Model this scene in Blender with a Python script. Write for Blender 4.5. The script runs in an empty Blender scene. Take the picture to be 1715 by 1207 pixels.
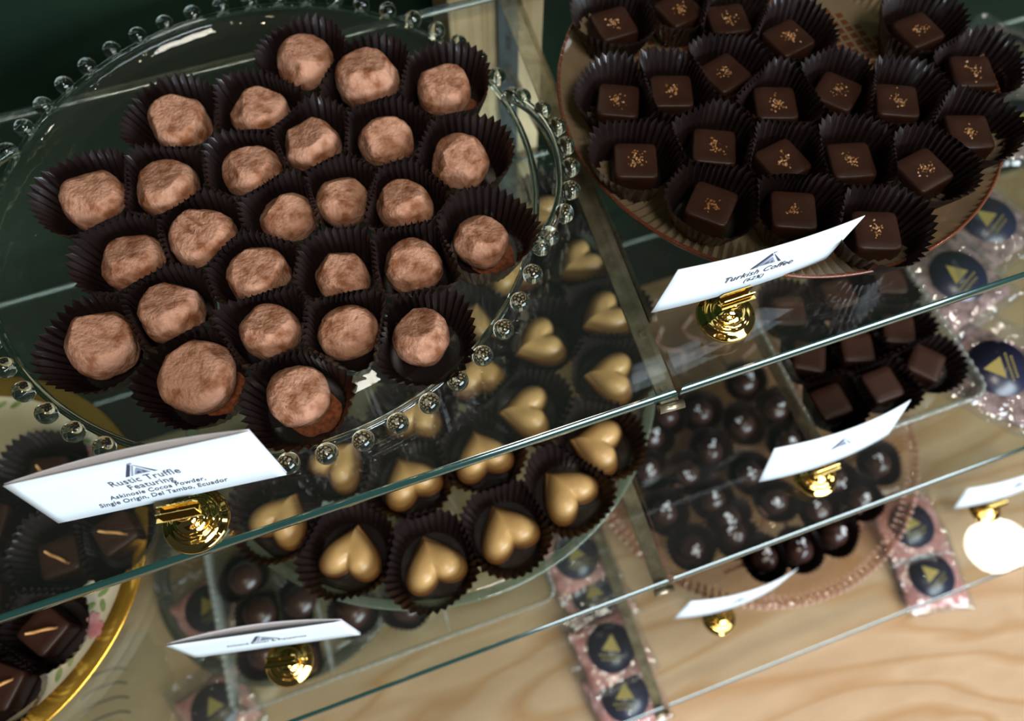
import bpy, math, random
from mathutils import Vector, Matrix, noise
PI = math.pi
S = 0.001                       # everything below is written in millimetres
scene = bpy.context.scene
COL = scene.collection

# ------------------------------------------------------------------ camera
cam_d = bpy.data.cameras.new('camera')
cam_d.sensor_width = 36.0
cam_d.lens = 36.0 * 1239.89 / 1715.0
cam_d.clip_start = 0.01
cam_d.clip_end = 50
cam = bpy.data.objects.new('camera', cam_d)
COL.objects.link(cam)
_t, _y, _r = 0.42107, -0.3394, 0.00339
cam.matrix_world = (Matrix.Translation(Vector((-97.45, -82.66, 280.62)) * S)
                    @ Matrix.Rotation(_y, 4, 'Z') @ Matrix.Rotation(_t, 4, 'X') @ Matrix.Rotation(_r, 4, 'Z'))
cam_d.dof.use_dof = True
cam_d.dof.focus_distance = 0.288
cam_d.dof.aperture_fstop = 6.6
scene.camera = cam

# ------------------------------------------------------------------ world, lights, exposure
scene.view_settings.view_transform = 'Standard'
scene.view_settings.look = 'None'
scene.view_settings.gamma = 1.0
scene.view_settings.use_curve_mapping = False
scene.view_settings.exposure = 0.0
world = bpy.data.worlds.new('shop_interior')
scene.world = world
world.use_nodes = True
world.node_tree.nodes['Background'].inputs[0].default_value = (0.62, 0.72, 0.80, 1)
world.node_tree.nodes['Background'].inputs[1].default_value = 0.055
def area(name, loc, target, sx, sy, power, color):
    d = bpy.data.lights.new(name, 'AREA'); d.shape = 'RECTANGLE'; d.size = sx; d.size_y = sy
    d.energy = power; d.color = color
    o = bpy.data.objects.new(name, d); COL.objects.link(o)
    o.location = loc
    o.rotation_euler = (Vector(target) - Vector(loc)).to_track_quat('-Z', 'Y').to_euler()
    return o
area('shop_window_light', (0.62, -1.45, 0.55), (0, 0, -0.05), 1.6, 0.7, 60, (0.80, 0.91, 1.0))
area('added_top_fill_light', (0.1, -0.9, 1.75), (0, 0.05, -0.1), 0.5, 0.5, 18, (1.0, 0.93, 0.84))  # warm top fill added to brighten the truffle tops, not a ceiling fixture
scene.cycles.max_bounces = 14
scene.cycles.transparent_max_bounces = 40
scene.cycles.transmission_bounces = 12
scene.cycles.glossy_bounces = 5
scene.cycles.diffuse_bounces = 3
scene.cycles.caustics_refractive = True
scene.cycles.caustics_reflective = False
scene.cycles.sample_clamp_indirect = 4.0
scene.cycles.use_denoising = True

# ------------------------------------------------------------------ measured positions (mm; shelf one top = z 0)
TRUFFLES = [[-99.7, 205.0, 14.9], [-75.0, 184.7, 15.5], [-42.8, 168.9, 13.7], [-161.4, 188.4, 14.6], [-126.0, 183.5, 14.0], [-107.9, 156.9, 13.5], [-76.0, 148.6, 12.8], [-48.0, 127.0, 13.7], [-202.2, 158.4, 15.0], [-172.2, 154.6, 14.3], [-135.9, 152.4, 13.5], [-102.3, 124.6, 12.3], [-77.6, 112.7, 12.7], [-126.5, 123.9, 12.5], [-161.9, 124.5, 14.8], [-191.3, 122.5, 13.7], [-52.1, 86.3, 12.3], [-82.9, 83.2, 13.0], [-143.8, 99.3, 13.5], [-111.5, 87.2, 12.3], [-180.1, 93.6, 13.7], [-207.7, 88.0, 14.4], [-144.5, 72.0, 12.4], [-115.6, 62.7, 12.4], [-88.7, 50.6, 12.3], [-174.5, 61.4, 15.4], [-140.0, 41.9, 12.8]]
SQUARES = [[48.4, 182.6, 0.034], [82.9, 180.9, -1.349], [102.6, 166.7, -0.147], [124.8, 145.9, 0.226], [187.1, 129.7, -1.441], [196.6, 97.9, -0.335], [174.7, 67.3, -0.335], [31.6, 136.4, -0.449], [57.3, 133.5, -0.335], [85.8, 135.6, -1.285], [99.6, 111.2, -0.335], [130.1, 108.2, -0.89], [153.4, 94.0, -0.451], [25.5, 101.9, -0.357], [61.9, 97.6, -0.446], [87.2, 80.7, 0.191], [116.0, 70.7, -0.271], [143.7, 55.5, -1.384], [47.3, 70.0, -0.77], [79.1, 55.3, -0.421], [107.4, 34.5, -0.377]]
HEARTS = [[-16.3, 95.9, -3.014], [27.6, 140.8, -2.827], [28.2, 100.2, -2.962], [16.0, 60.9, 2.752], [-39.2, 56.7, 2.854], [-7.4, 23.8, 2.616], [-57.8, 87.5, 1.38], [-72.3, 40.1, 1.595], [-115.5, 39.5, 1.768], [-150.7, 62.6, 0.597], [-101.8, 75.0, 1.162], [-188.7, 41.8, 0.805], [-156.5, 10.6, 1.095], [-116.3, -9.1, 1.625], [-73.2, -5.7, 1.749], [-34.0, 3.8, 2.039], [-17.5, 147.2, 1.703], [-51.7, 121.1, 1.028], [15.9, 183.6, 2.534], [-91.0, 103.2, 1.51]]
CHERRIES = [[162.8, 74.9], [116.6, 63.2], [144.3, 42.2], [175.9, 45.3], [89.7, 70.4], [70.3, 57.4], [109.8, 31.0], [56.6, 33.1], [85.0, 20.1], [130.9, 4.1], [172.1, 16.6], [94.7, -5.8], [55.6, -2.4], [99.3, -22.5], [140.4, -21.8], [230.7, -22.6], [202.8, -42.1], [171.3, -59.2], [140.1, -61.5], [111.9, -58.1], [98.1, -35.0], [64.1, -33.5], [168.2, -38.9], [192.0, -22.4]]
TRAY_SQUARES = [[196.5, 5.4, -0.86], [164.4, 1.5, 0.013], [130.4, 1.8, 0.013], [132.4, 31.9, -0.533], [162.6, 28.0, -0.336], [192.9, 30.3, -0.435], [171.0, 64.3, -0.053], [135.8, 63.2, -0.336], [206.4, 62.4, -0.335]]
PEEL = [[-306.1, 108.2], [-304.0, 59.6], [-273.2, 62.2], [-315.2, 24.6], [-338.3, 4.6], [-339.5, 92.1], [-344.7, 48.2]]
ROUNDS = [[-259.0, 56.2], [-253.5, 28.0], [-223.8, 26.4], [-188.5, 6.6], [-255.5, 0.9], [-232.3, -11.4], [-194.6, 36.4], [-150.2, -1.5]]
BAGS_LOW = [[-16.1, -4.0], [-12.0, -34.4], [-16.0, -75.9], [-17.6, -111.1], [250.0, -70.3], [249.3, -110.8], [-299.3, 52.8], [-310.1, -18.1]]
BAGS_MID = [[294.9, 85.6], [247.7, 53.6], [242.6, -9.2]]

Z1, Z2, Z3, ZW = 0.0, -140.5, -303.3, -340.0
TH = 6.0

# ------------------------------------------------------------------ materials
def new_mat(name):
    m = bpy.data.materials.new(name); m.use_nodes = True
    nt = m.node_tree
    for n in list(nt.nodes): nt.nodes.remove(n)
    out = nt.nodes.new('ShaderNodeOutputMaterial')
    return m, nt, out
def N(nt, t, **kw):
    n = nt.nodes.new(t)
    for k, v in kw.items():
        if k.startswith('_'): setattr(n, k[1:], v)
        else: n.inputs[k.replace('__', ' ')].default_value = v
    return n
def pbr(name, col, rough=0.5, metal=0.0, spec=0.5, noise_scale=None, col2=None, bump=0.0, bump_scale=None, detail=4.0, coat=0.0, stretch=None, contrast=(0.35, 0.65)):
    m, nt, out = new_mat(name)
    b = N(nt, 'ShaderNodeBsdfPrincipled', Roughness=rough, Metallic=metal)
    b.inputs['Base Color'].default_value = (*col, 1)
    b.inputs['Specular IOR Level'].default_value = spec
    b.inputs['Coat Weight'].default_value = coat
    nt.links.new(b.outputs[0], out.inputs[0])
    if noise_scale or bump:
        tc = N(nt, 'ShaderNodeTexCoord'); mp = N(nt, 'ShaderNodeMapping')
        nt.links.new(tc.outputs['Object'], mp.inputs[0])
        if stretch: mp.inputs['Scale'].default_value = stretch
    if noise_scale:
        n = N(nt, 'ShaderNodeTexNoise', Scale=noise_scale, Detail=detail)
        cr = N(nt, 'ShaderNodeValToRGB')
        cr.color_ramp.elements[0].position = contrast[0]; cr.color_ramp.elements[1].position = contrast[1]
        cr.color_ramp.elements[0].color = (*col, 1); cr.color_ramp.elements[1].color = (*(col2 or col), 1)
        nt.links.new(mp.outputs[0], n.inputs['Vector']); nt.links.new(n.outputs['Fac'], cr.inputs[0])
        nt.links.new(cr.outputs[0], b.inputs['Base Color'])
    if bump:
        n2 = N(nt, 'ShaderNodeTexNoise', Scale=bump_scale or 400.0, Detail=6.0)
        bp = N(nt, 'ShaderNodeBump', Strength=1.0, Distance=bump)
        nt.links.new(mp.outputs[0], n2.inputs['Vector']); nt.links.new(n2.outputs['Fac'], bp.inputs['Height'])
        nt.links.new(bp.outputs[0], b.inputs['Normal'])
    return m
def thin_glass(name, tint, rough=0.0, ior=1.5, gloss=1.0, haze=0.0, haze_col=(0.8, 0.85, 0.82), bump=0.0, bump_scale=100.0):
    """clear sheet: light passes straight through, the surface mirrors by its angle"""
    m, nt, out = new_mat(name)
    tr = N(nt, 'ShaderNodeBsdfTransparent'); tr.inputs[0].default_value = (*tint, 1)
    gl = N(nt, 'ShaderNodeBsdfGlossy', Roughness=rough); gl.inputs[0].default_value = (gloss, gloss, gloss, 1)
    fr = N(nt, 'ShaderNodeFresnel', IOR=ior)
    ge = N(nt, 'ShaderNodeNewGeometry')            # the same mirror strength on leaving the sheet as on entering it
    mr = N(nt, 'ShaderNodeMapRange'); mr.inputs['To Min'].default_value = ior; mr.inputs['To Max'].default_value = 1 / ior
    nt.links.new(ge.outputs['Backfacing'], mr.inputs['Value']); nt.links.new(mr.outputs[0], fr.inputs['IOR'])
    mx = N(nt, 'ShaderNodeMixShader')
    nt.links.new(fr.outputs[0], mx.inputs[0]); nt.links.new(tr.outputs[0], mx.inputs[1]); nt.links.new(gl.outputs[0], mx.inputs[2])
    last = mx
    if haze:
        df = N(nt, 'ShaderNodeBsdfDiffuse'); df.inputs[0].default_value = (*haze_col, 1)
        m2 = N(nt, 'ShaderNodeMixShader'); m2.inputs[0].default_value = haze
        nt.links.new(mx.outputs[0], m2.inputs[1]); nt.links.new(df.outputs[0], m2.inputs[2]); last = m2
    if bump:
        tc = N(nt, 'ShaderNodeTexCoord')
        n2 = N(nt, 'ShaderNodeTexNoise', Scale=bump_scale, Detail=3.0)
        bp = N(nt, 'ShaderNodeBump', Strength=1.0, Distance=bump)
        nt.links.new(tc.outputs['Object'], n2.inputs['Vector']); nt.links.new(n2.outputs['Fac'], bp.inputs['Height'])
        nt.links.new(bp.outputs[0], gl.inputs['Normal']); nt.links.new(bp.outputs[0], fr.inputs['Normal'])
    nt.links.new(last.outputs[0], out.inputs[0])
    return m
def solid_glass(name, col=(1, 1, 1), rough=0.0, ior=1.5):
    m, nt, out = new_mat(name)
    g = N(nt, 'ShaderNodeBsdfGlass', Roughness=rough, IOR=ior); g.inputs[0].default_value = (*col, 1)
    nt.links.new(g.outputs[0], out.inputs[0]); return m
def wood(name, c1, c2, c3, scale=(1.2, 14, 14), ring=9.0):
    m, nt, out = new_mat(name)
    b = N(nt, 'ShaderNodeBsdfPrincipled', Roughness=0.32); b.inputs['Specular IOR Level'].default_value = 0.45
    tc = N(nt, 'ShaderNodeTexCoord'); mp = N(nt, 'ShaderNodeMapping'); mp.inputs['Scale'].default_value = scale
    n1 = N(nt, 'ShaderNodeTexNoise', Scale=1.6, Detail=2.0, Roughness=0.45, Distortion=0.6)
    mt = N(nt, 'ShaderNodeMath', _operation='MULTIPLY'); mt.inputs[1].default_value = ring
    sn = N(nt, 'ShaderNodeMath', _operation='FRACT')
    n2 = N(nt, 'ShaderNodeTexNoise', Scale=14.0, Detail=5.0)
    cr = N(nt, 'ShaderNodeValToRGB'); e = cr.color_ramp.elements
    e[0].position = 0.0; e[0].color = (*c1, 1); e[1].position = 1.0; e[1].color = (*c1, 1)
    k = e.new(0.55); k.color = (*c2, 1); k = e.new(0.85); k.color = (*c3, 1)
    mx = N(nt, 'ShaderNodeMix', _data_type='RGBA', _blend_type='MULTIPLY'); mx.inputs[0].default_value = 0.35
    cr2 = N(nt, 'ShaderNodeValToRGB'); cr2.color_ramp.elements[0].color = (0.72, 0.68, 0.62, 1); cr2.color_ramp.elements[0].position = 0.3; cr2.color_ramp.elements[1].position = 0.7
    L = nt.links.new
    L(tc.outputs['Object'], mp.inputs[0]); L(mp.outputs[0], n1.inputs['Vector']); L(n1.outputs['Fac'], mt.inputs[0]); L(mt.outputs[0], sn.inputs[0])
    L(sn.outputs[0], cr.inputs[0]); L(mp.outputs[0], n2.inputs['Vector']); L(n2.outputs['Fac'], cr2.inputs[0])
    L(cr.outputs[0], mx.inputs[6]); L(cr2.outputs[0], mx.inputs[7]); L(mx.outputs[2], b.inputs['Base Color'])
    L(b.outputs[0], out.inputs[0]); return m

M = {}
M['cocoa'] = pbr('cocoa_powder', (0.20, 0.075, 0.034), 0.95, spec=0.12, noise_scale=150.0, col2=(0.41, 0.215, 0.14), bump=0.0006, bump_scale=800.0, detail=6.0, contrast=(0.36, 0.56))
M['cocoa_dust'] = pbr('cocoa_dust', (0.16, 0.045, 0.018), 0.95, spec=0.1, noise_scale=500.0, col2=(0.30, 0.10, 0.045))
M['paper'] = pbr('dark_paper', (0.013, 0.0075, 0.007), 0.26, spec=0.8)
M['choc'] = pbr('dark_chocolate', (0.027, 0.010, 0.006), 0.42, spec=0.3, noise_scale=60.0, col2=(0.037, 0.014, 0.008), bump=0.00006, bump_scale=300.0)
M['choc_gloss'] = pbr('glossy_dark_chocolate', (0.030, 0.012, 0.009), 0.24, spec=0.5, bump=0.00015, bump_scale=160.0)
M['gold_choc'] = pbr('pearly_gold_chocolate', (0.44, 0.265, 0.095), 0.34, metal=0.0, spec=0.5, noise_scale=45.0, col2=(0.49, 0.30, 0.115), bump=0.00005, bump_scale=600.0)
M['milk_choc'] = pbr('milk_chocolate', (0.30, 0.135, 0.042), 0.4, spec=0.4)
M['crumb'] = pbr('amber_coffee_crumbs', (0.17, 0.06, 0.015), 0.35, spec=0.6, noise_scale=900.0, col2=(0.42, 0.21, 0.06))
M['salt'] = pbr('sea_salt', (0.82, 0.84, 0.87), 0.35, spec=0.6)
M['peel'] = pbr('candied_orange_peel', (0.52, 0.22, 0.055), 0.4, noise_scale=200.0, col2=(0.62, 0.36, 0.16))
M['brass'] = pbr('polished_brass', (0.95, 0.66, 0.20), 0.07, metal=1.0)
M['steel'] = pbr('worn_nickel_steel', (0.19, 0.155, 0.095), 0.30, metal=0.7, noise_scale=120.0, col2=(0.34, 0.29, 0.20), bump=0.00003, bump_scale=500.0)
M['zinc'] = pbr('blue_grey_zinc', (0.10, 0.14, 0.155), 0.35, metal=0.7)
M['dark_hole'] = pbr('dark_slot', (0.02, 0.018, 0.014), 0.6)
M['card'] = pbr('white_card', (0.66, 0.74, 0.79), 0.6, spec=0.3)
M['card_back'] = pbr('white_card_inside', (0.62, 0.62, 0.68), 0.7)
M['ink'] = pbr('navy_ink', (0.035, 0.04, 0.075), 0.6)
M['ink_grey'] = pbr('grey_ink', (0.22, 0.26, 0.36), 0.6)
M['wood'] = wood('pale_maple', (0.50, 0.33, 0.195), (0.545, 0.365, 0.22), (0.44, 0.245, 0.11), scale=(2.2, 7.0, 7.0), ring=7.0)
M['post_wood'] = wood('pine_stud', (0.66, 0.54, 0.32), (0.70, 0.58, 0.36), (0.56, 0.42, 0.22), scale=(60, 60, 2.0), ring=3.0)
M['floor_tile'] = pbr('grey_floor_tile', (0.10, 0.095, 0.09), 0.5, noise_scale=3.0, col2=(0.14, 0.13, 0.12))
M['ceiling_paint'] = pbr('dim_ceiling_paint', (0.10, 0.095, 0.085), 0.8)
M['green'] = pbr('dark_green_cloth', (0.005, 0.014, 0.009), 0.9, spec=0.05, noise_scale=8.0, col2=(0.008, 0.019, 0.010))
M['sheet'] = thin_glass('shelf_glass', (0.955, 0.975, 0.955), ior=1.56, haze=0.004)
M['edge'] = pbr('polished_glass_edge', (0.010, 0.040, 0.034), 0.14, spec=1.0, coat=1.0)
M['plate_glass'] = thin_glass('clear_pressed_glass', (0.955, 0.97, 0.955), ior=1.5, haze=0.010, haze_col=(0.62, 0.75, 0.62), bump=0.0004, bump_scale=60.0)
M['bead'] = solid_glass('bead_glass', (0.97, 1.0, 0.985))
M['rim_glass'] = thin_glass('thick_clear_rim', (0.72, 0.79, 0.70), ior=1.6, haze=0.34, haze_col=(0.20, 0.25, 0.18), bump=0.0003, bump_scale=50.0)
M['pink_glass'] = thin_glass('amber_pink_glass', (0.80, 0.64, 0.50), ior=1.6, haze=0.10, haze_col=(0.42, 0.30, 0.19), rough=0.08)
M['pink_border'] = thin_glass('ribbed_amber_border', (0.66, 0.52, 0.38), ior=1.7, haze=0.5, haze_col=(0.34, 0.26, 0.165), rough=0.12)
M['pink_rim'] = thin_glass('copper_pink_rim', (0.6, 0.34, 0.24), ior=1.6, haze=0.4, haze_col=(0.26, 0.085, 0.045), rough=0.1)
M['rose_glass'] = thin_glass('pale_rose_glass', (0.965, 0.89, 0.84), ior=1.5, haze=0.03, haze_col=(0.75, 0.45, 0.36), rough=0.05)
M['rose_rim'] = thin_glass('rose_bead_rim', (0.88, 0.62, 0.55), ior=1.6, haze=0.5, haze_col=(0.66, 0.40, 0.32), rough=0.1)
M['tray_glass'] = thin_glass('bumpy_tray_glass', (0.80, 0.84, 0.80), ior=1.6, haze=0.26, haze_col=(0.55, 0.58, 0.53), rough=0.05, bump=0.0015, bump_scale=260.0)
M['smoke_glass'] = thin_glass('smoky_rim_glass', (0.55, 0.56, 0.50), ior=1.5, haze=0.35, haze_col=(0.11, 0.115, 0.09))
M['film'] = thin_glass('cellophane', (0.93, 0.93, 0.93), ior=1.75, rough=0.09, haze=0.03, haze_col=(0.8, 0.8, 0.85), bump=0.004, bump_scale=45.0)
M['pink_bark'] = pbr('pink_peppermint_pieces', (0.52, 0.17, 0.15), 0.6, noise_scale=110.0, col2=(0.66, 0.34, 0.33), bump=0.0012, bump_scale=150.0)
M['brown_bark'] = pbr('mauve_nut_pieces', (0.11, 0.06, 0.048), 0.6, noise_scale=130.0, col2=(0.33, 0.22, 0.21), bump=0.0012, bump_scale=170.0)
M['label'] = pbr('dark_navy_label', (0.014, 0.015, 0.035), 0.3)
M['label_gold'] = pbr('gold_label_print', (0.34, 0.27, 0.08), 0.35, metal=0.3)
M['porcelain'] = pbr('cream_porcelain', (0.60, 0.52, 0.34), 0.2, spec=0.5, noise_scale=14.0, col2=(0.66, 0.60, 0.43))
M['gilt'] = pbr('gilt_rim', (0.80, 0.44, 0.06), 0.22, metal=0.85)
M['petal'] = pbr('painted_pink_petal', (0.62, 0.20, 0.21), 0.3, noise_scale=150.0, col2=(0.72, 0.38, 0.34))
M['leaf'] = pbr('painted_green_leaf', (0.16, 0.24, 0.06), 0.3, noise_scale=150.0, col2=(0.30, 0.36, 0.14))
def glow(name, col, strength):
    m, nt, out = new_mat(name)
    e = N(nt, 'ShaderNodeEmission', Strength=strength); e.inputs[0].default_value = (*col, 1)
    nt.links.new(e.outputs[0], out.inputs[0]); return m
M['bulb'] = glow('warm_bulb', (1.0, 0.74, 0.46), 130.0)
M['globe'] = glow('lit_globe', (1.0, 0.93, 0.80), 60.0)

# ------------------------------------------------------------------ mesh helpers
def mesh(name, V, F, mats, parent=None, loc=None, rot=0.0, smooth=True, fm=None, mtx=None):
    me = bpy.data.meshes.new(name)
    me.from_pydata([(v[0] * S, v[1] * S, v[2] * S) for v in V], [], F)
    if not isinstance(mats, (list, tuple)): mats = [mats]
    for m in mats: me.materials.append(M[m] if isinstance(m, str) else m)
    if smooth: me.polygons.foreach_set('use_smooth', [True] * len(me.polygons))
    if fm: me.polygons.foreach_set('material_index', fm)
    me.update()
    o = bpy.data.objects.new(name, me); COL.objects.link(o)
    if parent: o.parent = parent
    if mtx is not None: o.matrix_local = mtx
    else:
        if loc: o.location = Vector(loc) * S
        o.rotation_euler = (0, 0, rot)
    return o
def root(name, loc, rot=0.0, mtx=None):
    o = bpy.data.objects.new(name, None); o.empty_display_size = 0.01; COL.objects.link(o)
    if mtx is not None: o.matrix_world = mtx
    else: o.location = Vector(loc) * S; o.rotation_euler = (0, 0, rot)
    return o
def tag(o, label, cat, group=None, kind=None):
    o['label'] = label; o['category'] = cat
    if group: o['group'] = group
    if kind: o['kind'] = kind
    return o
def struct(o, label=None):
    o['kind'] = 'structure'
    if label: o['label'] = label
    return o
class MB:
    def __init__(s): s.V = []; s.F = []; s.fm = []
    def add(s, V, F, mi=0):
        n = len(s.V); s.V += [tuple(v) for v in V]; s.F += [tuple(i + n for i in f) for f in F]; s.fm += [mi] * len(F)
    def box(s, x0, x1, y0, y1, z0, z1, mi=0, mtx=None):
        V = [Vector((x, y, z)) for z in (z0, z1) for y in (y0, y1) for x in (x0, x1)]
        if mtx: V = [mtx @ v for v in V]
        s.add(V, [(0, 2, 3, 1), (4, 5, 7, 6), (0, 1, 5, 4), (2, 6, 7, 3), (0, 4, 6, 2), (1, 3, 7, 5)], mi)
    def lathe(s, prof, n=64, mi=0, ribs=None, c=(0, 0, 0), mis=None, a0=0.0, a1=2 * PI):
        closed = abs(a1 - a0 - 2 * PI) < 1e-6; m = n if closed else n + 1
        V = []
        for (r, z) in prof:
            for k in range(m):
                a = a0 + (a1 - a0) * k / n; rr, zz = r, z
                if ribs: rr, zz = ribs(r, z, a, k)
                V.append((c[0] + rr * math.cos(a), c[1] + rr * math.sin(a), c[2] + zz))
        b = len(s.V); s.V += V
        for j in range(len(prof) - 1):
            for k in range(n):
                k2 = (k + 1) % m
                s.F.append((b + j * m + k, b + j * m + k2, b + (j + 1) * m + k2, b + (j + 1) * m + k))
                s.fm.append(mis[j] if mis else mi)
    def tube(s, pts, rads, n=8, mi=0, cap=True):
        pts = [Vector(p) for p in pts]
        if not isinstance(rads, (list, tuple)): rads = [rads] * len(pts)
        b = len(s.V)
        for i, p in enumerate(pts):
            d = (pts[min(i + 1, len(pts) - 1)] - pts[max(i - 1, 0)]).normalized()
            up = Vector((0, 0, 1)) if abs(d.z) < 0.95 else Vector((1, 0, 0))
            u = d.cross(up).normalized(); w = u.cross(d)
            for k in range(n):
                a = 2 * PI * k / n; q = p + (u * math.cos(a) + w * math.sin(a)) * rads[i]; s.V.append(tuple(q))
        for i in range(len(pts) - 1):
            for k in range(n):
                k2 = (k + 1) % n
                s.F.append((b + i * n + k, b + i * n + k2, b + (i + 1) * n + k2, b + (i + 1) * n + k)); s.fm.append(mi)
        if cap:
            s.F.append(tuple(b + k for k in range(n))); s.fm.append(mi)
            s.F.append(tuple(b + (len(pts) - 1) * n + k for k in reversed(range(n)))); s.fm.append(mi)
    def prism(s, poly, z0, z1, mi=0):
        n = len(poly)
        s.add([(x, y, z0) for x, y in poly] + [(x, y, z1) for x, y in poly],
              [tuple(range(n))[::-1], tuple(range(n, 2 * n))] + [(i, (i + 1) % n, n + (i + 1) % n, n + i) for i in range(n)], mi)
    def ball(s, c, r, n=14, m=9, mi=0, sq=(1, 1, 1)):
        V = [(c[0], c[1], c[2] - r * sq[2])]
        for j in range(1, m):
            t = PI * j / m
            for k in range(n):
                a = 2 * PI * k / n
                V.append((c[0] + r * sq[0] * math.sin(t) * math.cos(a), c[1] + r * sq[1] * math.sin(t) * math.sin(a), c[2] - r * sq[2] * math.cos(t)))
        V.append((c[0], c[1], c[2] + r * sq[2]))
        F = [(0, 1 + (k + 1) % n, 1 + k) for k in range(n)]
        for j in range(m - 2):
            for k in range(n):
                a = 1 + j * n + k; b_ = 1 + j * n + (k + 1) % n
                F.append((a, b_, b_ + n, a + n))
        t = len(V) - 1
        F += [(t, t - n + k, t - n + (k + 1) % n) for k in range(n)]
        s.add(V, F, mi)
    def build(s, name, mats, parent=None, loc=None, rot=0.0, smooth=True, mtx=None):
        return mesh(name, s.V, s.F, mats, parent, loc, rot, smooth, s.fm, mtx)
def bevel(o, w, seg=2, ang=40):
    b = o.modifiers.new('soft', 'BEVEL'); b.width = w * S; b.segments = seg; b.limit_method = 'ANGLE'; b.angle_limit = math.radians(ang); b.harden_normals = False
    return o
def sharp(o, ang=35):
    for e in o.data.edges: pass
    try: o.data.set_sharp_from_angle(angle=math.radians(ang))
    except Exception: pass
    return o

# ------------------------------------------------------------------ the setting
b = MB(); b.box(-1500, 1500, -420, 212, ZW - 22, ZW)
tag(b.build('base_board', 'wood', smooth=False), 'wide pale maple base board under all the shelves', 'wooden board')
b = MB(); b.box(-3000, 3000, 290, 296, -950, 1950); struct(b.build('wall_back', 'green', smooth=False), 'dark green back wall behind the shelves')
b = MB(); b.box(-3000, 3000, -3000, 296, -960, -950); struct(b.build('floor', 'floor_tile', smooth=False), 'dark shop floor')
b = MB(); b.box(-3000, 3000, -3000, 296, 1950, 1960); struct(b.build('ceiling', 'ceiling_paint', smooth=False), 'dim shop ceiling')
b = MB(); b.box(-18, 39, 250, 288, -700, 420); post = struct(bevel(b.build('trim_1', 'post_wood', smooth=False), 1.5), 'pine stud carrying the shelf standard')
# slotted metal standard
b = MB(); b.box(9.5, 22.5, 246.6, 250, -640, 400)
st = b.build('slotted_standard', 'zinc', smooth=False); bevel(st, 0.6)
tag(st, 'blue grey slotted metal standard screwed to the pine stud', 'shelf standard')
for k in range(24):
    z = 110 - k * 25
    sb = MB(); sb.lathe([(0, -0.25), (2.6, -0.25), (2.6, 0.0), (0, 0.0)], 14)
    V = [(x * 0.8, zz, y * 1.9) for x, y, zz in sb.V]
    mesh('slot', V, sb.F, 'dark_hole', st, loc=(16, 246.5, z), smooth=False)

def shelf(name, x0, x1, y0, y1, ztop, label):
    r = root(name, ((x0 + x1) / 2, (y0 + y1) / 2, ztop - TH))
    w, d = (x1 - x0) / 2, (y1 - y0) / 2
    e = 1.2; kr, kl = (13.0, 0) if x1 < 100 else (0, 13.0)     # the seam follows the slightly skewed bracket
    b = MB(); b.prism([(-w + e, -d + e), (w - e, -d + e), (w - e + kr, d - e), (-w + e + kl, d - e)], 0, TH)
    b.build('glass_sheet', 'sheet', r, smooth=False)
    # polished, rounded edge running all round
    prof = [(-0.4, 0), (0.5, 0.3), (1.3, 1.6), (1.3, TH - 2.6), (1.0, TH - 1.5), (0.2, TH - 0.45), (-0.9, TH)]
    b = MB()
    cs = [(-w + e, -d + e, -1, -1), (w - e, -d + e, 1, -1), (w - e + kr, d - e, 1, 1), (-w + e + kl, d - e, -1, 1)]
    for (o_, z) in prof:
        for (cx, cy, sx, sy) in cs: b.V.append((cx + sx * o_, cy + sy * o_, z))
    for j in range(len(prof) - 1):
        for k in range(4):
            if k == (1 if x1 < 100 else 3): continue            # sheets butt together over the bracket
            b.F.append((j * 4 + k, j * 4 + (k + 1) % 4, (j + 1) * 4 + (k + 1) % 4, (j + 1) * 4 + k)); b.fm.append(0)
    ed = b.build('polished_edge', 'edge', r, smooth=True)
    ed['label'] = 'blue-green polished glass edge'
    tag(r, label, 'glass shelf', 'glass shelves of the display case')
    return r
XB = 4.2
for nm, y0, z, lv in (('top', 0.0, Z1, 'under the beaded truffle plate|under the ribbed amber-pink plate'),
                      ('mid', -59.6, Z2, 'under the plate of gold hearts|under the tray of plain chocolate squares'),
                      ('low', -129.5, Z3, 'below the gold hearts, holding a divided tray|holding the rose plate of salted chocolates')):
    l, r_ = lv.split('|')
    shelf('glass_shelf', -700, XB, y0, 244.5, z, 'clear glass shelf ' + l)
    shelf('glass_shelf', XB + 0.6, 700, y0, 244.5, z, 'clear glass shelf ' + r_)

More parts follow.
